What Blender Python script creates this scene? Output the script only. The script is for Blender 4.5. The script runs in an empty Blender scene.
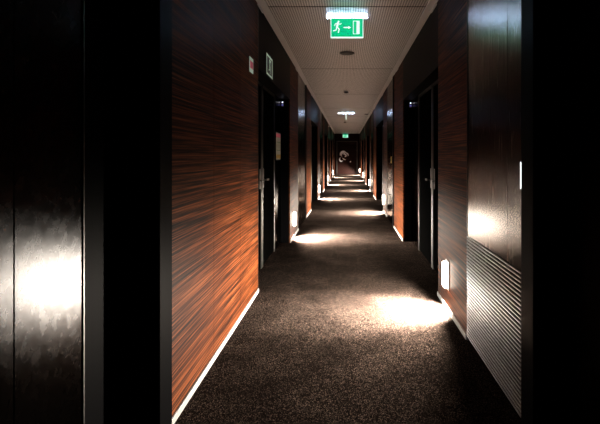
import bpy, bmesh, math, random
from mathutils import Vector, Matrix
random.seed(4)
S = bpy.context.scene
COL = S.collection
W = 0.81          # half width of the corridor
H = 2.635         # ceiling height
END = 29.0        # far end
BACK = -1.6       # behind the photographer
RD = 0.14         # depth of the door recesses

# ------------------------------------------------------------------ camera, world, exposure
cd = bpy.data.cameras.new('camera')
cam = bpy.data.objects.new('camera', cd); COL.objects.link(cam)
cam.location = (0, 0, 1.25); cam.rotation_euler = (math.radians(90), 0, 0)
cd.sensor_width = 36; cd.lens = 27
cd.shift_x = -47/600; cd.shift_y = -57/600
cd.clip_start = 0.02; cd.clip_end = 100
S.camera = cam
w = bpy.data.worlds.new('world'); S.world = w; w.use_nodes = True
w.node_tree.nodes['Background'].inputs[0].default_value = (0, 0, 0, 1)
w.node_tree.nodes['Background'].inputs[1].default_value = 0
S.view_settings.view_transform = 'Standard'
S.view_settings.look = 'None'
S.view_settings.gamma = 1
S.view_settings.use_curve_mapping = False
S.view_settings.exposure = 0
STEP_L = 32       # radiance of the step lights' diffusers
STEP_W = 1500      # watts of each step light's downward beam
POOL_W = 2500     # watts of its steep down-beam on the carpet
STRIP_L = 150      # radiance of the exit sign's top tube
S.cycles.max_bounces = 8
S.cycles.diffuse_bounces = 1
S.cycles.sample_clamp_indirect = 12

# ------------------------------------------------------------------ materials
class MT:
    def __init__(s, name):
        s.m = bpy.data.materials.new(name); s.m.use_nodes = True
        s.nt = s.m.node_tree; s.b = s.nt.nodes['Principled BSDF']
    def n(s, t, **k):
        o = s.nt.nodes.new(t)
        for a, v in k.items(): setattr(o, a, v)
        return o
    def l(s, a, b): s.nt.links.new(a, b)
    def set(s, **k):
        for a, v in k.items():
            i = s.b.inputs[a.replace('_', ' ')]
            i.default_value = (*v, 1) if isinstance(v, tuple) and len(v) == 3 else v
        return s
    def pos(s, scale):
        g = s.n('ShaderNodeNewGeometry'); mp = s.n('ShaderNodeMapping')
        mp.inputs['Scale'].default_value = scale
        s.l(g.outputs['Position'], mp.inputs['Vector']); return mp.outputs[0]
    def noise(s, vec, scale=1, detail=3, rough=.5, dist=0):
        o = s.n('ShaderNodeTexNoise'); o.inputs['Scale'].default_value = scale
        o.inputs['Detail'].default_value = detail; o.inputs['Roughness'].default_value = rough
        o.inputs['Distortion'].default_value = dist
        s.l(vec, o.inputs['Vector']); return o.outputs['Fac']
    def ramp(s, fac, stops):
        r = s.n('ShaderNodeValToRGB'); e = r.color_ramp.elements
        while len(e) < len(stops): e.new(0.5)
        for q, (p, c) in zip(e, stops): q.position = p; q.color = (*c, 1)
        s.l(fac, r.inputs[0]); return r.outputs[0]
    def math(s, op, a, b):
        o = s.n('ShaderNodeMath', operation=op)
        for i, v in enumerate((a, b)):
            if isinstance(v, (int, float)): o.inputs[i].default_value = v
            else: s.l(v, o.inputs[i])
        return o.outputs[0]
    def bump(s, h, strength, dist=.002):
        o = s.n('ShaderNodeBump'); o.inputs['Strength'].default_value = strength
        o.inputs['Distance'].default_value = dist
        s.l(h, o.inputs['Height']); s.l(o.outputs[0], s.b.inputs['Normal'])

def plain(name, c, r=.5, metal=0, spec=.5):
    return MT(name).set(Base_Color=c, Roughness=r, Metallic=metal, Specular_IOR_Level=spec).m
def glow(name, c, e):
    t = MT(name).set(Base_Color=(.02, .02, .02), Emission_Color=c, Emission_Strength=e); return t.m

def wood():
    t = MT('zebra_veneer')
    f = t.noise(t.pos((1, 1.1, 120)), 1, 3, .6, 0)
    g = t.noise(t.pos((1, 2.6, 330)), 1, 2, .5)
    mix = t.math('ADD', t.math('MULTIPLY', f, .65), t.math('MULTIPLY', g, .35))
    c = t.ramp(mix, [(.40, (.002, .0006, .0003)), (.48, (.034, .0085, .0025)), (.56, (.11, .029, .008)), (.68, (.22, .068, .022))])
    t.l(c, t.b.inputs['Base Color'])
    t.set(Roughness=.55, Specular_IOR_Level=.2, IOR=1.2); t.bump(mix, .15, .001)
    return t.m

def carpet():
    t = MT('loop_carpet')
    v = t.n('ShaderNodeTexVoronoi'); v.inputs['Scale'].default_value = 1
    t.l(t.pos((300, 250, 1)), v.inputs['Vector'])
    cr = t.n('ShaderNodeSeparateColor'); t.l(v.outputs['Color'], cr.inputs[0])
    big = t.noise(t.pos((3, 3, 1)), 1, 3, .6)
    k = t.math('ADD', t.math('MULTIPLY', cr.outputs[0], .8), t.math('MULTIPLY', big, .3))
    c = t.ramp(k, [(.1, (.0015, .0011, .0009)), (.5, (.006, .0043, .0036)), (.8, (.022, .016, .0135)), (1.0, (.12, .09, .075))])
    t.l(c, t.b.inputs['Base Color'])
    t.set(Roughness=.95, Specular_IOR_Level=.0, IOR=1.1)
    t.bump(v.outputs['Distance'], .6, .004)
    return t.m

def gloss(name, c, rough, streak=.08, spec=.9, aniso=(70, 70, 2.5), metal=0, ior=None):
    t = MT(name)
    f = t.noise(t.pos(aniso), 1, 4, .6)
    r = t.math('ADD', t.math('MULTIPLY', f, streak), rough - streak/2)
    t.l(r, t.b.inputs['Roughness'])
    col = t.ramp(f, [(.3, tuple(x*.75 for x in c)), (.7, tuple(x*1.3 for x in c))]); t.set(Metallic=metal)
    t.l(col, t.b.inputs['Base Color']); t.set(Specular_IOR_Level=spec)
    t.bump(f, .02, .001)
    if ior: t.set(IOR=ior)
    if metal:
        g = t.n('ShaderNodeBsdfAnisotropic', distribution='BECKMANN')
        t.l(r, g.inputs['Roughness']); t.l(col, g.inputs['Color'])
        bn = t.n('ShaderNodeBump'); bn.inputs['Strength'].default_value = .02; bn.inputs['Distance'].default_value = .001
        t.l(f, bn.inputs['Height']); t.l(bn.outputs[0], g.inputs['Normal'])
        t.l(g.outputs[0], t.nt.nodes['Material Output'].inputs['Surface'])
    return t.m

def ceiling_mat():
    t = MT('perforated_metal')
    g = t.n('ShaderNodeNewGeometry'); sp = t.n('ShaderNodeSeparateXYZ'); t.l(g.outputs['Position'], sp.inputs[0])
    P = .024
    def cell(o):
        fr = t.math('FRACT', t.math('DIVIDE', o, P), 0)
        d = t.math('SUBTRACT', fr, .5); return t.math('MULTIPLY', d, d)
    d = t.math('ADD', cell(sp.outputs[0]), cell(sp.outputs[1]))
    hole = t.math('LESS_THAN', d, .085)
    mx = t.n('ShaderNodeMix', data_type='RGBA')
    t.l(hole, mx.inputs[0]); mx.inputs[6].default_value = (.8, .77, .75, 1); mx.inputs[7].default_value = (.06, .06, .06, 1)
    t.l(mx.outputs[2], t.b.inputs['Base Color'])
    t.set(Roughness=.48, Metallic=.7)
    return t.m

M = dict(
    wood=wood(), carpet=carpet(), ceil=ceiling_mat(),
    gloss=gloss('dark_gloss_laminate', (.28, .265, .255), .265, .06, .5, metal=.9),
    stone=gloss('dark_mottled_laminate', (.065, .066, .068), .27, .07, .5, (26, 26, 26), .9),
    black=MT('black_lacquer').set(Base_Color=(.0015, .0015, .0018), Roughness=.45, IOR=1.06).m,
    door=gloss('black_door_laminate', (.0012, .0012, .0012), .6, .06, .0, ior=1.05),
    rib=plain('ribbed_metal', (.2, .195, .2), .3, .6),
    steel=plain('dark_steel', (.13, .125, .12), .35, 1),
    alu=plain('brushed_aluminium', (.3, .3, .295), .5, .1),
    ctrim=plain('painted_ceiling_trim', (.85, .83, .82), .5),
    wallback=plain('black_wall', (.01, .01, .01), .8),
    endwall=plain('dark_brown_wall', (.012, .004, .003), .6, 0, .05),
    white=plain('white_plastic', (.8, .8, .8), .4),
    dark=plain('dark_plastic', (.02, .017, .016), .5),
    pink=MT('pink_red_print').set(Base_Color=(.8, .12, .2), Emission_Color=(.9, .2, .3), Emission_Strength=.1).m,
    lumi=MT('photoluminescent_print').set(Base_Color=(.7, .85, .7), Emission_Color=(.75, .9, .75), Emission_Strength=.2).m,
    paper=plain('paper', (.6, .6, .56), .6), green=plain('green_print', (.04, .3, .12), .5),
    yellow=plain('yellow_print', (.7, .5, .1), .5),
    lamp=glow('step_light_diffuser', (1, .88, .72), STEP_L),
    strip=glow('sign_tube', (.48, .66, 1), STRIP_L),
    signgreen=glow('sign_green', (.0, .60, .27), 1.0),
    signwhite=glow('sign_white', (.85, 1, .92), 1.1),
    led=glow('white_led', (.85, .88, 1), 3.0), ledblue=glow('blue_led', (.25, .25, .8), .5),
    glintbar=glow('painted_glint', (.95, .97, 1), 3),  # emission stands in for the bright glint on a metal door plate
    decal=plain('pale_decal', (.9, .92, 1), .5),
)

# ------------------------------------------------------------------ helpers
def link(name, bm, mat, parent=None, smooth=False):
    me = bpy.data.meshes.new(name); bmesh.ops.recalc_face_normals(bm, faces=bm.faces); bm.to_mesh(me); bm.free()
    me.materials.append(M[mat])
    if smooth:
        for p in me.polygons: p.use_smooth = True
    o = bpy.data.objects.new(name, me); COL.objects.link(o)
    if parent: o.parent = parent
    return o
def box(bm, x0, x1, y0, y1, z0, z1, bev=0):
    x0, x1 = sorted((x0, x1)); y0, y1 = sorted((y0, y1)); z0, z1 = sorted((z0, z1))
    m = Matrix.Translation(((x0+x1)/2, (y0+y1)/2, (z0+z1)/2)) @ Matrix.Diagonal((x1-x0, y1-y0, z1-z0, 1))
    r = bmesh.ops.create_cube(bm, size=1, matrix=m)
    if bev:
        es = list({e for v in r['verts'] for e in v.link_edges})
        bmesh.ops.bevel(bm, geom=es, offset=bev, segments=2, affect='EDGES', profile=.5)
def bx(name, mat, x0, x1, y0, y1, z0, z1, bev=0, parent=None):
    bm = bmesh.new(); box(bm, x0, x1, y0, y1, z0, z1, bev); return link(name, bm, mat, parent)
def prism(bm, pts, frame, t):          # extrude a 2-D outline; frame = (origin, u, v, n)
    o, u, v, n = frame
    a = [bm.verts.new(o + u*p[0] + v*p[1]) for p in pts]
    b = [bm.verts.new(o + u*p[0] + v*p[1] + n*t) for p in pts]
    bm.faces.new(a); bm.faces.new(b[::-1])
    for i in range(len(pts)):
        j = (i+1) % len(pts); bm.faces.new((a[i], a[j], b[j], b[i]))
def lathe(bm, prof, mat=Matrix(), n=24):
    rings = [[bm.verts.new(mat @ Vector((r*math.cos(2*math.pi*i/n), r*math.sin(2*math.pi*i/n), z))) for i in range(n)] for r, z in prof]
    for a, b in zip(rings, rings[1:]):
        for i in range(n): bm.faces.new((a[i], a[(i+1) % n], b[(i+1) % n], b[i]))
    bm.faces.new(rings[0]); bm.faces.new(rings[-1])
def tag(o, label=None, cat=None, group=None, kind=None):
    if label: o['label'] = label
    if cat: o['category'] = cat
    if group: o['group'] = group
    if kind: o['kind'] = kind
    return o
def thing(name, loc, label, cat, group=None, rz=0):
    o = bpy.data.objects.new(name, None); COL.objects.link(o); o.location = loc; o.rotation_euler.z = rz
    o.empty_display_size = .1
    return tag(o, label, cat, group)
def copy_tree(o, parent=None):
    c = o.copy(); COL.objects.link(c)
    if parent: c.parent = parent
    for ch in list(o.children): copy_tree(ch, c)
    return c
ST = 'structure'
ordinal = ['nearest', 'second', 'third', 'fourth', 'fifth', 'sixth']

# ------------------------------------------------------------------ room shell
bm = bmesh.new(); box(bm, -W-.3, W+.3, BACK-.1, END+.1, -.1, 0); tag(link('floor', bm, 'carpet'), kind=ST)
bm = bmesh.new(); box(bm, -W-.3, W+.3, BACK-.1, END+.1, H, H+.1); tag(link('ceiling', bm, 'ceil'), kind=ST)
for s, nm in ((-1, 'left'), (1, 'right')):
    tag(bx('wall_'+nm, 'wallback', s*(W+RD+.06), s*(W+.3), BACK, END, 0, H), kind=ST)
tag(bx('wall_back', 'wallback', -W-.3, W+.3, BACK-.1, BACK, 0, H), kind=ST)
tag(bx('wall_end', 'endwall', -W-.3, W+.3, END, END+.1, 0, H), kind=ST)
for s, nm in ((-1, 'left'), (1, 'right')):      # angle trim where the ceiling meets the walls
    bm = bmesh.new()
    y = 4.18
    box(bm, s*(W-.075), s*(W), BACK, y, H-.012, H-.001); 
    while y < END:
        y1 = min(END, y+3.02)
        box(bm, s*(W-.075), s*W, y+.004, y1, H-.012, H-.001)
        if y < 20: box(bm, s*(W-.012), s*W, y-.12, y+.12, H-.03, H-.012)
        y = y1
    tag(link('trim_'+nm, bm, 'ctrim'), kind=ST)
# cross seams of the ceiling metal
n = 1
for y in (4.2, 7.22, 10.24, 13.26, 16.28, 19.3, 22.32, 25.34):
    tag(bx('ceiling_trim', 'dark', -W+.076, W-.076, y-.006, y+.006, H-.003, H-.0005), kind=ST)

door_no = [0]
def wall_panel(s, y0, y1, mat='wood', z0=0, z1=H-.013, seam=.66):
    bm = bmesh.new(); n = max(1, round((y1-y0)/seam)); d = (y1-y0)/n
    for i in range(n):
        box(bm, s*W, s*(W+.018), y0+i*d+(.0012 if i else 0), y0+(i+1)*d-(.0012 if i < n-1 else 0), z0, z1)
    tag(bx('wall_core', 'black', s*(W+.018), s*(W+RD+.06), y0, y1, z0, z1), kind=ST)
    return tag(link('wall_panel', bm, mat), kind=ST)
def skirting(s, y0, y1):
    tag(bx('baseboard_'+('left' if s < 0 else 'right'), 'alu', s*(W-.009), s*(W-.0005), y0, y1, .002, .038, .002), kind=ST)
def frame_post(s, y0, y1, proud=.012):
    tag(bx('trim_post', 'black', s*(W-proud), s*(W+RD+.06), y0, y1, 0, H-.013, .003), kind=ST)
def flush_door(s, y0, y1, seam=None, mat='gloss'):
    door_no[0] += 1
    bm = bmesh.new()
    cuts = [y0+.006] + ([seam] if seam else []) + [y1-.006]
    for a, b in zip(cuts, cuts[1:]): box(bm, s*(W+.004), s*(W+.06), a+.0015, b-.0015, .006, H-.02, .0015)
    d = tag(link('door_%d' % door_no[0], bm, mat), kind=ST)
    bm = bmesh.new()
    box(bm, s*(W), s*(W+.06), y0, y0+.006, 0, H-.013); box(bm, s*W, s*(W+.06), y1-.006, y1, 0, H-.013)
    link('door_edge_strip', bm, 'steel', d)
    return d
def recess(s, y0, y1, strip='gloss'):
    """two black doors side by side in a shallow recess under a flush lintel, then a bare strip of panel"""
    x = s*(W+RD)
    tag(bx('lintel', 'black', s*W, s*(W+RD+.06), y0, y1, 2.04, H-.013), kind=ST)
    L = y1-y0; dw = L*.38
    for i in (0, 1):
        a = y0+.03+i*(dw); b = a+dw-.03
        door_no[0] += 1
        d = tag(bx('door_%d' % door_no[0], 'door', x, x+s*.045, a+.03, b-.03, .008, 2.0, .002), kind=ST)
        bm = bmesh.new()
        for q0, q1 in ((a, a+.028), (b-.028, b)): box(bm, x-s*.012, x+s*.05, q0, q1, 0, 2.035, .002)
        box(bm, x-s*.012, x+s*.05, a+.028, b-.028, 2.005, 2.035, .002)
        link('door_frame', bm, 'steel', d)
        hb = bmesh.new(); hy = (b-.085) if i == 0 else (a+.085)
        box(hb, x-s*.008, x, hy-.02, hy+.02, .88, 1.1, .004)
        box(hb, x-s*.05, x-s*.008, hy-.009, hy+.009, .96, .978, .003)
        sg = -1 if i == 0 else 1
        box(hb, x-s*.05, x-s*.034, hy-.009, hy+sg*.12, .958, .98, .004)
        link('door_handle', hb, 'steel', d)
    yy = y0+.03+2*dw
    if y1-yy > .05:
        tag(bx('wall_panel', strip, s*(W+RD-.01), s*(W+RD+.06), yy+.01, y1, 0, 2.04), kind=ST)

# right side, near to far
R_P = 6.05
recess(1, -1.5, 1.93, 'black')
frame_post(1, 1.93, 2.065)
k = 0
while True:
    o = k*R_P
    if k: frame_post(1, 7.75-R_P+o, 7.9-R_P+o)
    g0 = 2.07+o if k == 0 else 7.9-R_P+o
    gd = flush_door(1, g0, 3.04+o, seam=2.28 if k == 0 else None)
    if k == 0:      # ribbed metal kick plate on the nearest door
        kb = bmesh.new(); z = .03
        while z < .70:
            box(kb, W-.005, W+.0039, 2.085, 3.03, z, z+.009, .003); z += .0215
        kp = link('ribbed_kick_plate', kb, 'rib', gd)
    if 4.0+o > END: break
    wall_panel(1, 3.04+o, 4.0+o, seam=1); skirting(1, 3.04+o, 4.0+o)
    if 6.5+o < END: recess(1, 4.0+o, 6.5+o)
    else: recess(1, 4.0+o, END); break
    wall_panel(1, 6.5+o, 7.75+o); skirting(1, 6.5+o, 7.75+o)
    k += 1
# left side
tag(wall_panel(-1, BACK, 0, 'stone'), kind=ST)
flush_door(-1, 0, 1.39, seam=1.10, mat='stone')
door_no[0] += 1
tag(bx('door_%d' % door_no[0], 'black', -W-RD, -W-RD-.04, 1.4, 1.91, .008, 2.03), kind=ST)
tag(bx('lintel', 'black', -W, -W-RD-.06, 1.39, 1.92, 2.04, H-.013), kind=ST)
frame_post(-1, 1.92, 2.055)
wall_panel(-1, 2.06, 4.095); skirting(-1, 2.06, 4.095)
tag(bx('trim_edge', 'steel', -W+.001, -W-.03, 4.095, 4.103, 0, 2.6), kind=ST)
for k in range(4):
    o = k*R_P
    recess(-1, 4.105+o if k == 0 else 4.10+o, 6.4+o)
    wall_panel(-1, 6.4+o, 7.44+o, seam=1.1); skirting(-1, 6.4+o, 7.44+o)
    flush_door(-1, 7.44+o, 8.8+o); frame_post(-1, 8.8+o, 8.9+o)
    wall_panel(-1, 8.9+o, 10.15+o); skirting(-1, 8.9+o, 10.15+o)
recess(-1, 28.3, END)

# ------------------------------------------------------------------ far end: door with a flower decal
door_no[0] += 1
ed = tag(bx('door_%d' % door_no[0], 'endwall', -.62, .62, END-.05, END-.001, .01, 2.1, .004), kind=ST)
bm = bmesh.new()
for a, b in ((-.68, -.622), (.622, .68)): box(bm, a, b, END-.06, END-.001, 0, 2.16)
box(bm, -.622, .622, END-.06, END-.001, 2.102, 2.16); link('door_frame', bm, 'dark', ed)

def flower():
    root = thing('flower_decal', (-.2, END-.052, 1.16), 'pale curling flower decal on the dark door at the far end of the corridor', 'wall art')
    def petal(name, cx, cz, r, a0, a1, wd):
        bm = bmesh.new(); n = 20
        pts = []
        for sgn in (1, -1):
            rng = range(n+1) if sgn > 0 else range(n, -1, -1)
            for i in rng:
                t = i/n; a = math.radians(a0+(a1-a0)*t); ww = wd*math.sin(math.pi*min(1, t*.9+.08))
                rr = r*(1-.35*t)+sgn*ww/2
                pts.append((cx+rr*math.cos(a), cz+rr*math.sin(a)))
        prism(bm, pts, (Vector((0, 0, 0)), Vector((1, 0, 0)), Vector((0, 0, 1)), Vector((0, -1, 0))), .003)
        link(name, bm, 'decal', root)
    petal('petal', 0, .12, .24, 200, 20, .11)
    petal('petal', -.02, .10, .15, 230, -20, .08)
    petal('petal', .06, .05, .10, 150, -120, .08)
    petal('petal', -.14, -.20, .15, 120, 330, .09)
    petal('petal', .12, .02, .22, 100, -10, .07)
    petal('stem', .22, -.02, .32, 190, 250, .05)
    bm = bmesh.new(); lathe(bm, [(.04, 0), (.04, .003)], Matrix.Translation((.42, 0, -.34)) @ Matrix.Rotation(math.pi/2, 4, 'X'), 12)
    link('bud', bm, 'decal', root)
flower()

# ------------------------------------------------------------------ step lights
def make_step(label):
    r = thing('step_light', (0, 0, 0), label, 'wall light', 'step lights low on the walls')
    bm = bmesh.new(); box(bm, -.008, 0, -.06, .06, -.115, .115, .004); link('mounting_plate', bm, 'alu', r)
    bm = bmesh.new(); box(bm, -.04, -.0082, -.048, .048, -.1, .1, .012); link('diffuser', bm, 'lamp', r, True)
    ld = bpy.data.lights.new('step_beam', 'SPOT'); ld.energy = STEP_W; ld.color = (1, .88, .74)
    ld.spot_size = math.radians(124); ld.spot_blend = 1; ld.shadow_soft_size = .05
    lo = bpy.data.objects.new('step_beam', ld); COL.objects.link(lo); lo.parent = r
    lo.location = (-.05, 0, -.02); lo.rotation_euler = (0, math.radians(90-28), 0); lo.scale = (1, 3.3, 1)   # aims across and down
    ld = bpy.data.lights.new('down_beam', 'SPOT'); ld.energy = POOL_W; ld.color = (1, .90, .76)
    ld.spot_size = math.radians(104); ld.spot_blend = .35; ld.shadow_soft_size = .04
    lo = bpy.data.objects.new('down_beam', ld); COL.objects.link(lo); lo.parent = r
    lo.location = (-.05, 0, -.03); lo.rotation_euler = (0, math.radians(90-58), 0)
    return r
spots = [(1, 3.61, 'lit step light low on the nearest right-hand wood pier'),
         (-1, 6.75, 'lit step light low on the nearest left-hand wood pier'),
         (1, 9.7, 'lit step light low on the second right-hand wood pier'),
         (-1, 12.75, 'lit step light low on the second left-hand wood pier'),
         (1, 15.75, 'lit step light low on the third right-hand wood pier'),
         (-1, 18.8, 'lit step light low on the third left-hand wood pier'),
         (1, 21.8, 'lit step light low on the fourth right-hand wood pier'),
         (-1, 24.85, 'lit step light low on the fourth left-hand wood pier'),
         (1, 27.85, 'lit step light low on the right-hand pier beside the end door')]
proto = None
for s, y, lb in spots:
    if proto is None: proto = o = make_step(lb)
    else: o = copy_tree(proto); o['label'] = lb
    o.location = (s*(W-.0005), y, .29); o.rotation_euler.z = 0 if s > 0 else math.pi

# ------------------------------------------------------------------ exit signs
def man(bm, fr, sx, cx, cy, t):
    def limb(pts, wd):
        for (x0, y0), (x1, y1) in zip(pts, pts[1:]):
            d = Vector((x1-x0, y1-y0)); n = Vector((-d.y, d.x)).normalized()*wd/2; e = d.normalized()*wd*.3
            prism(bm, [(cx+sx*p[0], cy+sx*p[1]) for p in ((x0+n.x-e.x, y0+n.y-e.y), (x1+n.x+e.x, y1+n.y+e.y), (x1-n.x+e.x, y1-n.y+e.y), (x0-n.x-e.x, y0-n.y-e.y))], fr, t)
    prism(bm, [(cx+sx*(.12+.11*math.cos(i*math.pi/6)), cy+sx*(.82+.11*math.sin(i*math.pi/6))) for i in range(12)], fr, t)
    limb([(.05, .66), (-.06, .18)], .24)
    limb([(.02, .62), (.30, .50), (.46, .60)], .09)
    limb([(.0, .62), (-.25, .56), (-.36, .32)], .09)
    limb([(-.02, .16), (.20, -.08), (.10, -.46)], .12)
    limb([(-.08, .16), (-.18, -.18), (-.48, -.26)], .12)
def sign_face(bm_w, fr, w, h, t):
    man(bm_w, fr, h*.46, -w*.30, -h*.06, t)
    a = w
    prism(bm_w, [(-.11*a, -.017*a), (.04*a, -.017*a), (.04*a, -.05*a), (.13*a, 0), (.04*a, .05*a), (.04*a, .017*a), (-.11*a, .017*a)], fr, t)
    def rc(x0, x1, y0, y1): prism(bm_w, [(x0, y0), (x1, y0), (x1, y1), (x0, y1)], fr, t)
    x0, x1, y0, y1 = .19*a, .40*a, -.36*h, .36*h
    rc(x0, x0+.02*a, y0, y1); rc(x0+.02*a, x1, y1-.03*h, y1); rc(x0+.02*a, x1, y0, y0+.03*h)
    rc(x0+.11*a, x1, y0+.03*h, y1-.03*h)
X, Y, Z = Vector((1, 0, 0)), Vector((0, 1, 0)), Vector((0, 0, 1))
def exit_sign(loc, w, h, label, rz=0, tube=.2, wall=False, cross=False):
    r = thing('exit_sign', loc, label, 'exit sign', None, rz)     # origin: top centre
    g = .0 if wall else .021
    bm = bmesh.new()
    if not wall: box(bm, -w*.5, w*.5, -.016, .016, -g, -.0165, .001); box(bm, -.02, .02, -.004, .004, -.0165, 0)
    box(bm, -w/2-.006, w/2+.006, -.016, .016, -g-h-.010, -g-h, .002)
    for q in (-1, 1): box(bm, q*(w/2), q*(w/2+.006), -.016, .016, -g-h, -g, .001)
    link('housing', bm, 'signwhite', r)
    bm = bmesh.new(); box(bm, -w/2+.001, w/2-.001, -.013, .013, -g-h+.001, -g-.001); link('green_panel', bm, 'signgreen', r)
    bm = bmesh.new()
    sign_face(bm, (Vector((0, -.013, -g-h/2)), X, Z, -Y), w, h, .0015)
    if not wall: sign_face(bm, (Vector((0, .013, -g-h/2)), -X, Z, Y), w, h, .0015)
    link('pictogram', bm, 'signwhite', r)
    if tube:
        bm = bmesh.new(); box(bm, -tube, tube, -.004, .004, -.016, -.010, .001); lt = link('light_tube', bm, 'strip', r)
        if cross: lt.rotation_euler.z = math.pi/2
    return r
exit_sign((0, 4.5, H), .315, .185, 'green lit exit sign with running figure, arrow and door, hung under the near ceiling')
exit_sign((-.03, 14.8, H), .315, .185, 'edge-on exit sign blade under a white tube farther down the ceiling', math.pi/2, .26, False, True)
exit_sign((-.1, END-.03, 2.58), .34, .2, 'tiny teal exit sign on the end wall above the far door', 0, 0, True)

# ------------------------------------------------------------------ ceiling fittings
def puck(name, x, y, prof, mat, label, cat):
    bm = bmesh.new(); lathe(bm, prof, Matrix.Translation((0, 0, 0)))
    o = link(name, bm, mat, None, False); o.location = (x, y, H-.0005); return tag(o, label, cat)
puck('ceiling_speaker', 0, 6.1, [(.1, 0), (.1, -.008), (.085, -.016), (.05, -.02)], 'dark', 'flat dark round ceiling fitting just behind the near exit sign', 'ceiling fitting')
def detector(x, y, label):
    r = thing('smoke_detector', (x, y, H-.0005), label, 'smoke detector', 'smoke detectors')
    bm = bmesh.new(); lathe(bm, [(.055, 0), (.055, -.012), (.05, -.018)]); link('base', bm, 'white', r)
    bm = bmesh.new(); lathe(bm, [(.048, -.0182), (.05, -.03), (.042, -.05), (.02, -.056)]); link('sensor_head', bm, 'dark', r)
detector(-.02, 9.7, 'small dark smoke detector on the ceiling between the round fitting and the edge-on sign')
detector(-.08, 18.6, 'tiny dark smoke detector on the ceiling beyond the edge-on sign')
puck('ceiling_speaker', .66, 15.2, [(.07, 0), (.07, -.01), (.05, -.02)], 'dark', 'small dark fitting at the right edge of the far ceiling', 'ceiling fitting')

# ------------------------------------------------------------------ wall signs (left wall)
XL = -W
def plate(name, y0, y1, z0, z1, x, s, label, cat, mat='white'):
    r = thing(name, (x, (y0+y1)/2, (z0+z1)/2), label, cat)
    a, h = (y1-y0)/2, (z1-z0)/2
    bx('plate', mat, 0, s*.004, -a, a, -h, h, 0, r); return r, a, h
r, a, h = plate('wall_sign', 3.73, 3.87, 1.945, 2.07, XL+.0005, 1, 'small white and pink sign high on the near left wood wall', 'wall sign', 'lumi')
bm = bmesh.new(); box(bm, .0042, .0055, -a+.012, a-.012, -h*.45, h*.5); link('pink_band', bm, 'pink', r)
r, a, h = plate('escape_sign', 4.50, 4.86, 2.065, 2.275, XL+.0005, 1, 'pale green outlined escape sign with a figure on the left lintel', 'wall sign', 'dark')
bm = bmesh.new()
for q in ((-a, a, h-.02, h), (-a, a, -h, -h+.02), (-a, -a+.03, -h+.02, h-.02), (a-.03, a, -h+.02, h-.02)):
    box(bm, .0042, .0055, *q)
link('border', bm, 'lumi', r)
bm = bmesh.new(); man(bm, (Vector((.0042, .02, -.01)), Y, Z, X), .13, 0, 0, .0014); link('pictogram', bm, 'lumi', r)

xs = -(W+RD-.01)
r, a, h = plate('evacuation_plan', 5.92, 6.34, 1.18, 1.56, xs+.0005, 1, 'framed escape plan with red header beside the recessed left doors', 'notice', 'steel')
bx('paper', 'paper', .0042, .005, -a+.012, a-.012, -h+.012, h-.012, 0, r)
bx('red_header', 'pink', .0052, .0058, -a+.02, a-.02, h-.07, h-.025, 0, r)
bm = bmesh.new()
for q in ((-.15, .15, .05, .058), (-.15, .15, -.06, -.052), (-.15, -.142, -.06, .05), (.142, .15, -.06, .05), (-.05, -.044, -.052, .05), (.05, .056, -.052, .05)): box(bm, .0052, .0058, *q)
link('floor_plan', bm, 'green', r)
bx('yellow_footer', 'yellow', .0052, .0058, -a+.02, a-.02, -h+.025, -h+.075, 0, r)

# small lit indicators by the recessed doors
def indicator(x, y, z, label):
    r = thing('door_indicator', (x, y, z), label, 'indicator light', None)
    bx('body', 'dark', -.018, .018, -.02, 0, -.05, .035, .004, r)
    bm = bmesh.new(); lathe(bm, [(.008, 0), (.008, .004), (.004, .006)], Matrix.Translation((0, -.0202, .012)) @ Matrix.Rotation(math.pi/2, 4, 'X'), 12); link('white_lens', bm, 'led', r)
    bm = bmesh.new(); lathe(bm, [(.012, 0), (.012, .003)], Matrix.Translation((0, -.0202, -.025)) @ Matrix.Rotation(math.pi/2, 4, 'X'), 12); link('blue_lens', bm, 'ledblue', r)
indicator(-(W+.105), 6.4-.0005, 1.985, 'tiny white indicator light above the framed escape plan')
indicator(W+.105, 6.5-.0005, 1.985, 'tiny white indicator light with a blue lens at the end of the right door recess')
r, a, h = plate('door_notice', 8.22, 8.32, 1.10, 1.22, W+.0035, -1, 'tiny yellow-green mark on the second right-hand glossy door', 'notice', 'yellow')  # small yellow plate with a green band across it
bx('green_band', 'green', -.0055, -.0042, -a+.008, a-.008, -.012, .012, 0, r)

# metal plate on the near right door edge, its white glint added as emission
r = thing('glint_door_plate', (W-.002, 2.085, 1.155), 'narrow door plate with a painted white glint on the edge of the near right door', 'door plate')
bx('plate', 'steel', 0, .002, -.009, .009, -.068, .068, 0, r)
bx('painted_glint_face', 'glintbar', -.003, -.0002, -.006, .006, -.062, .062, 0, r)
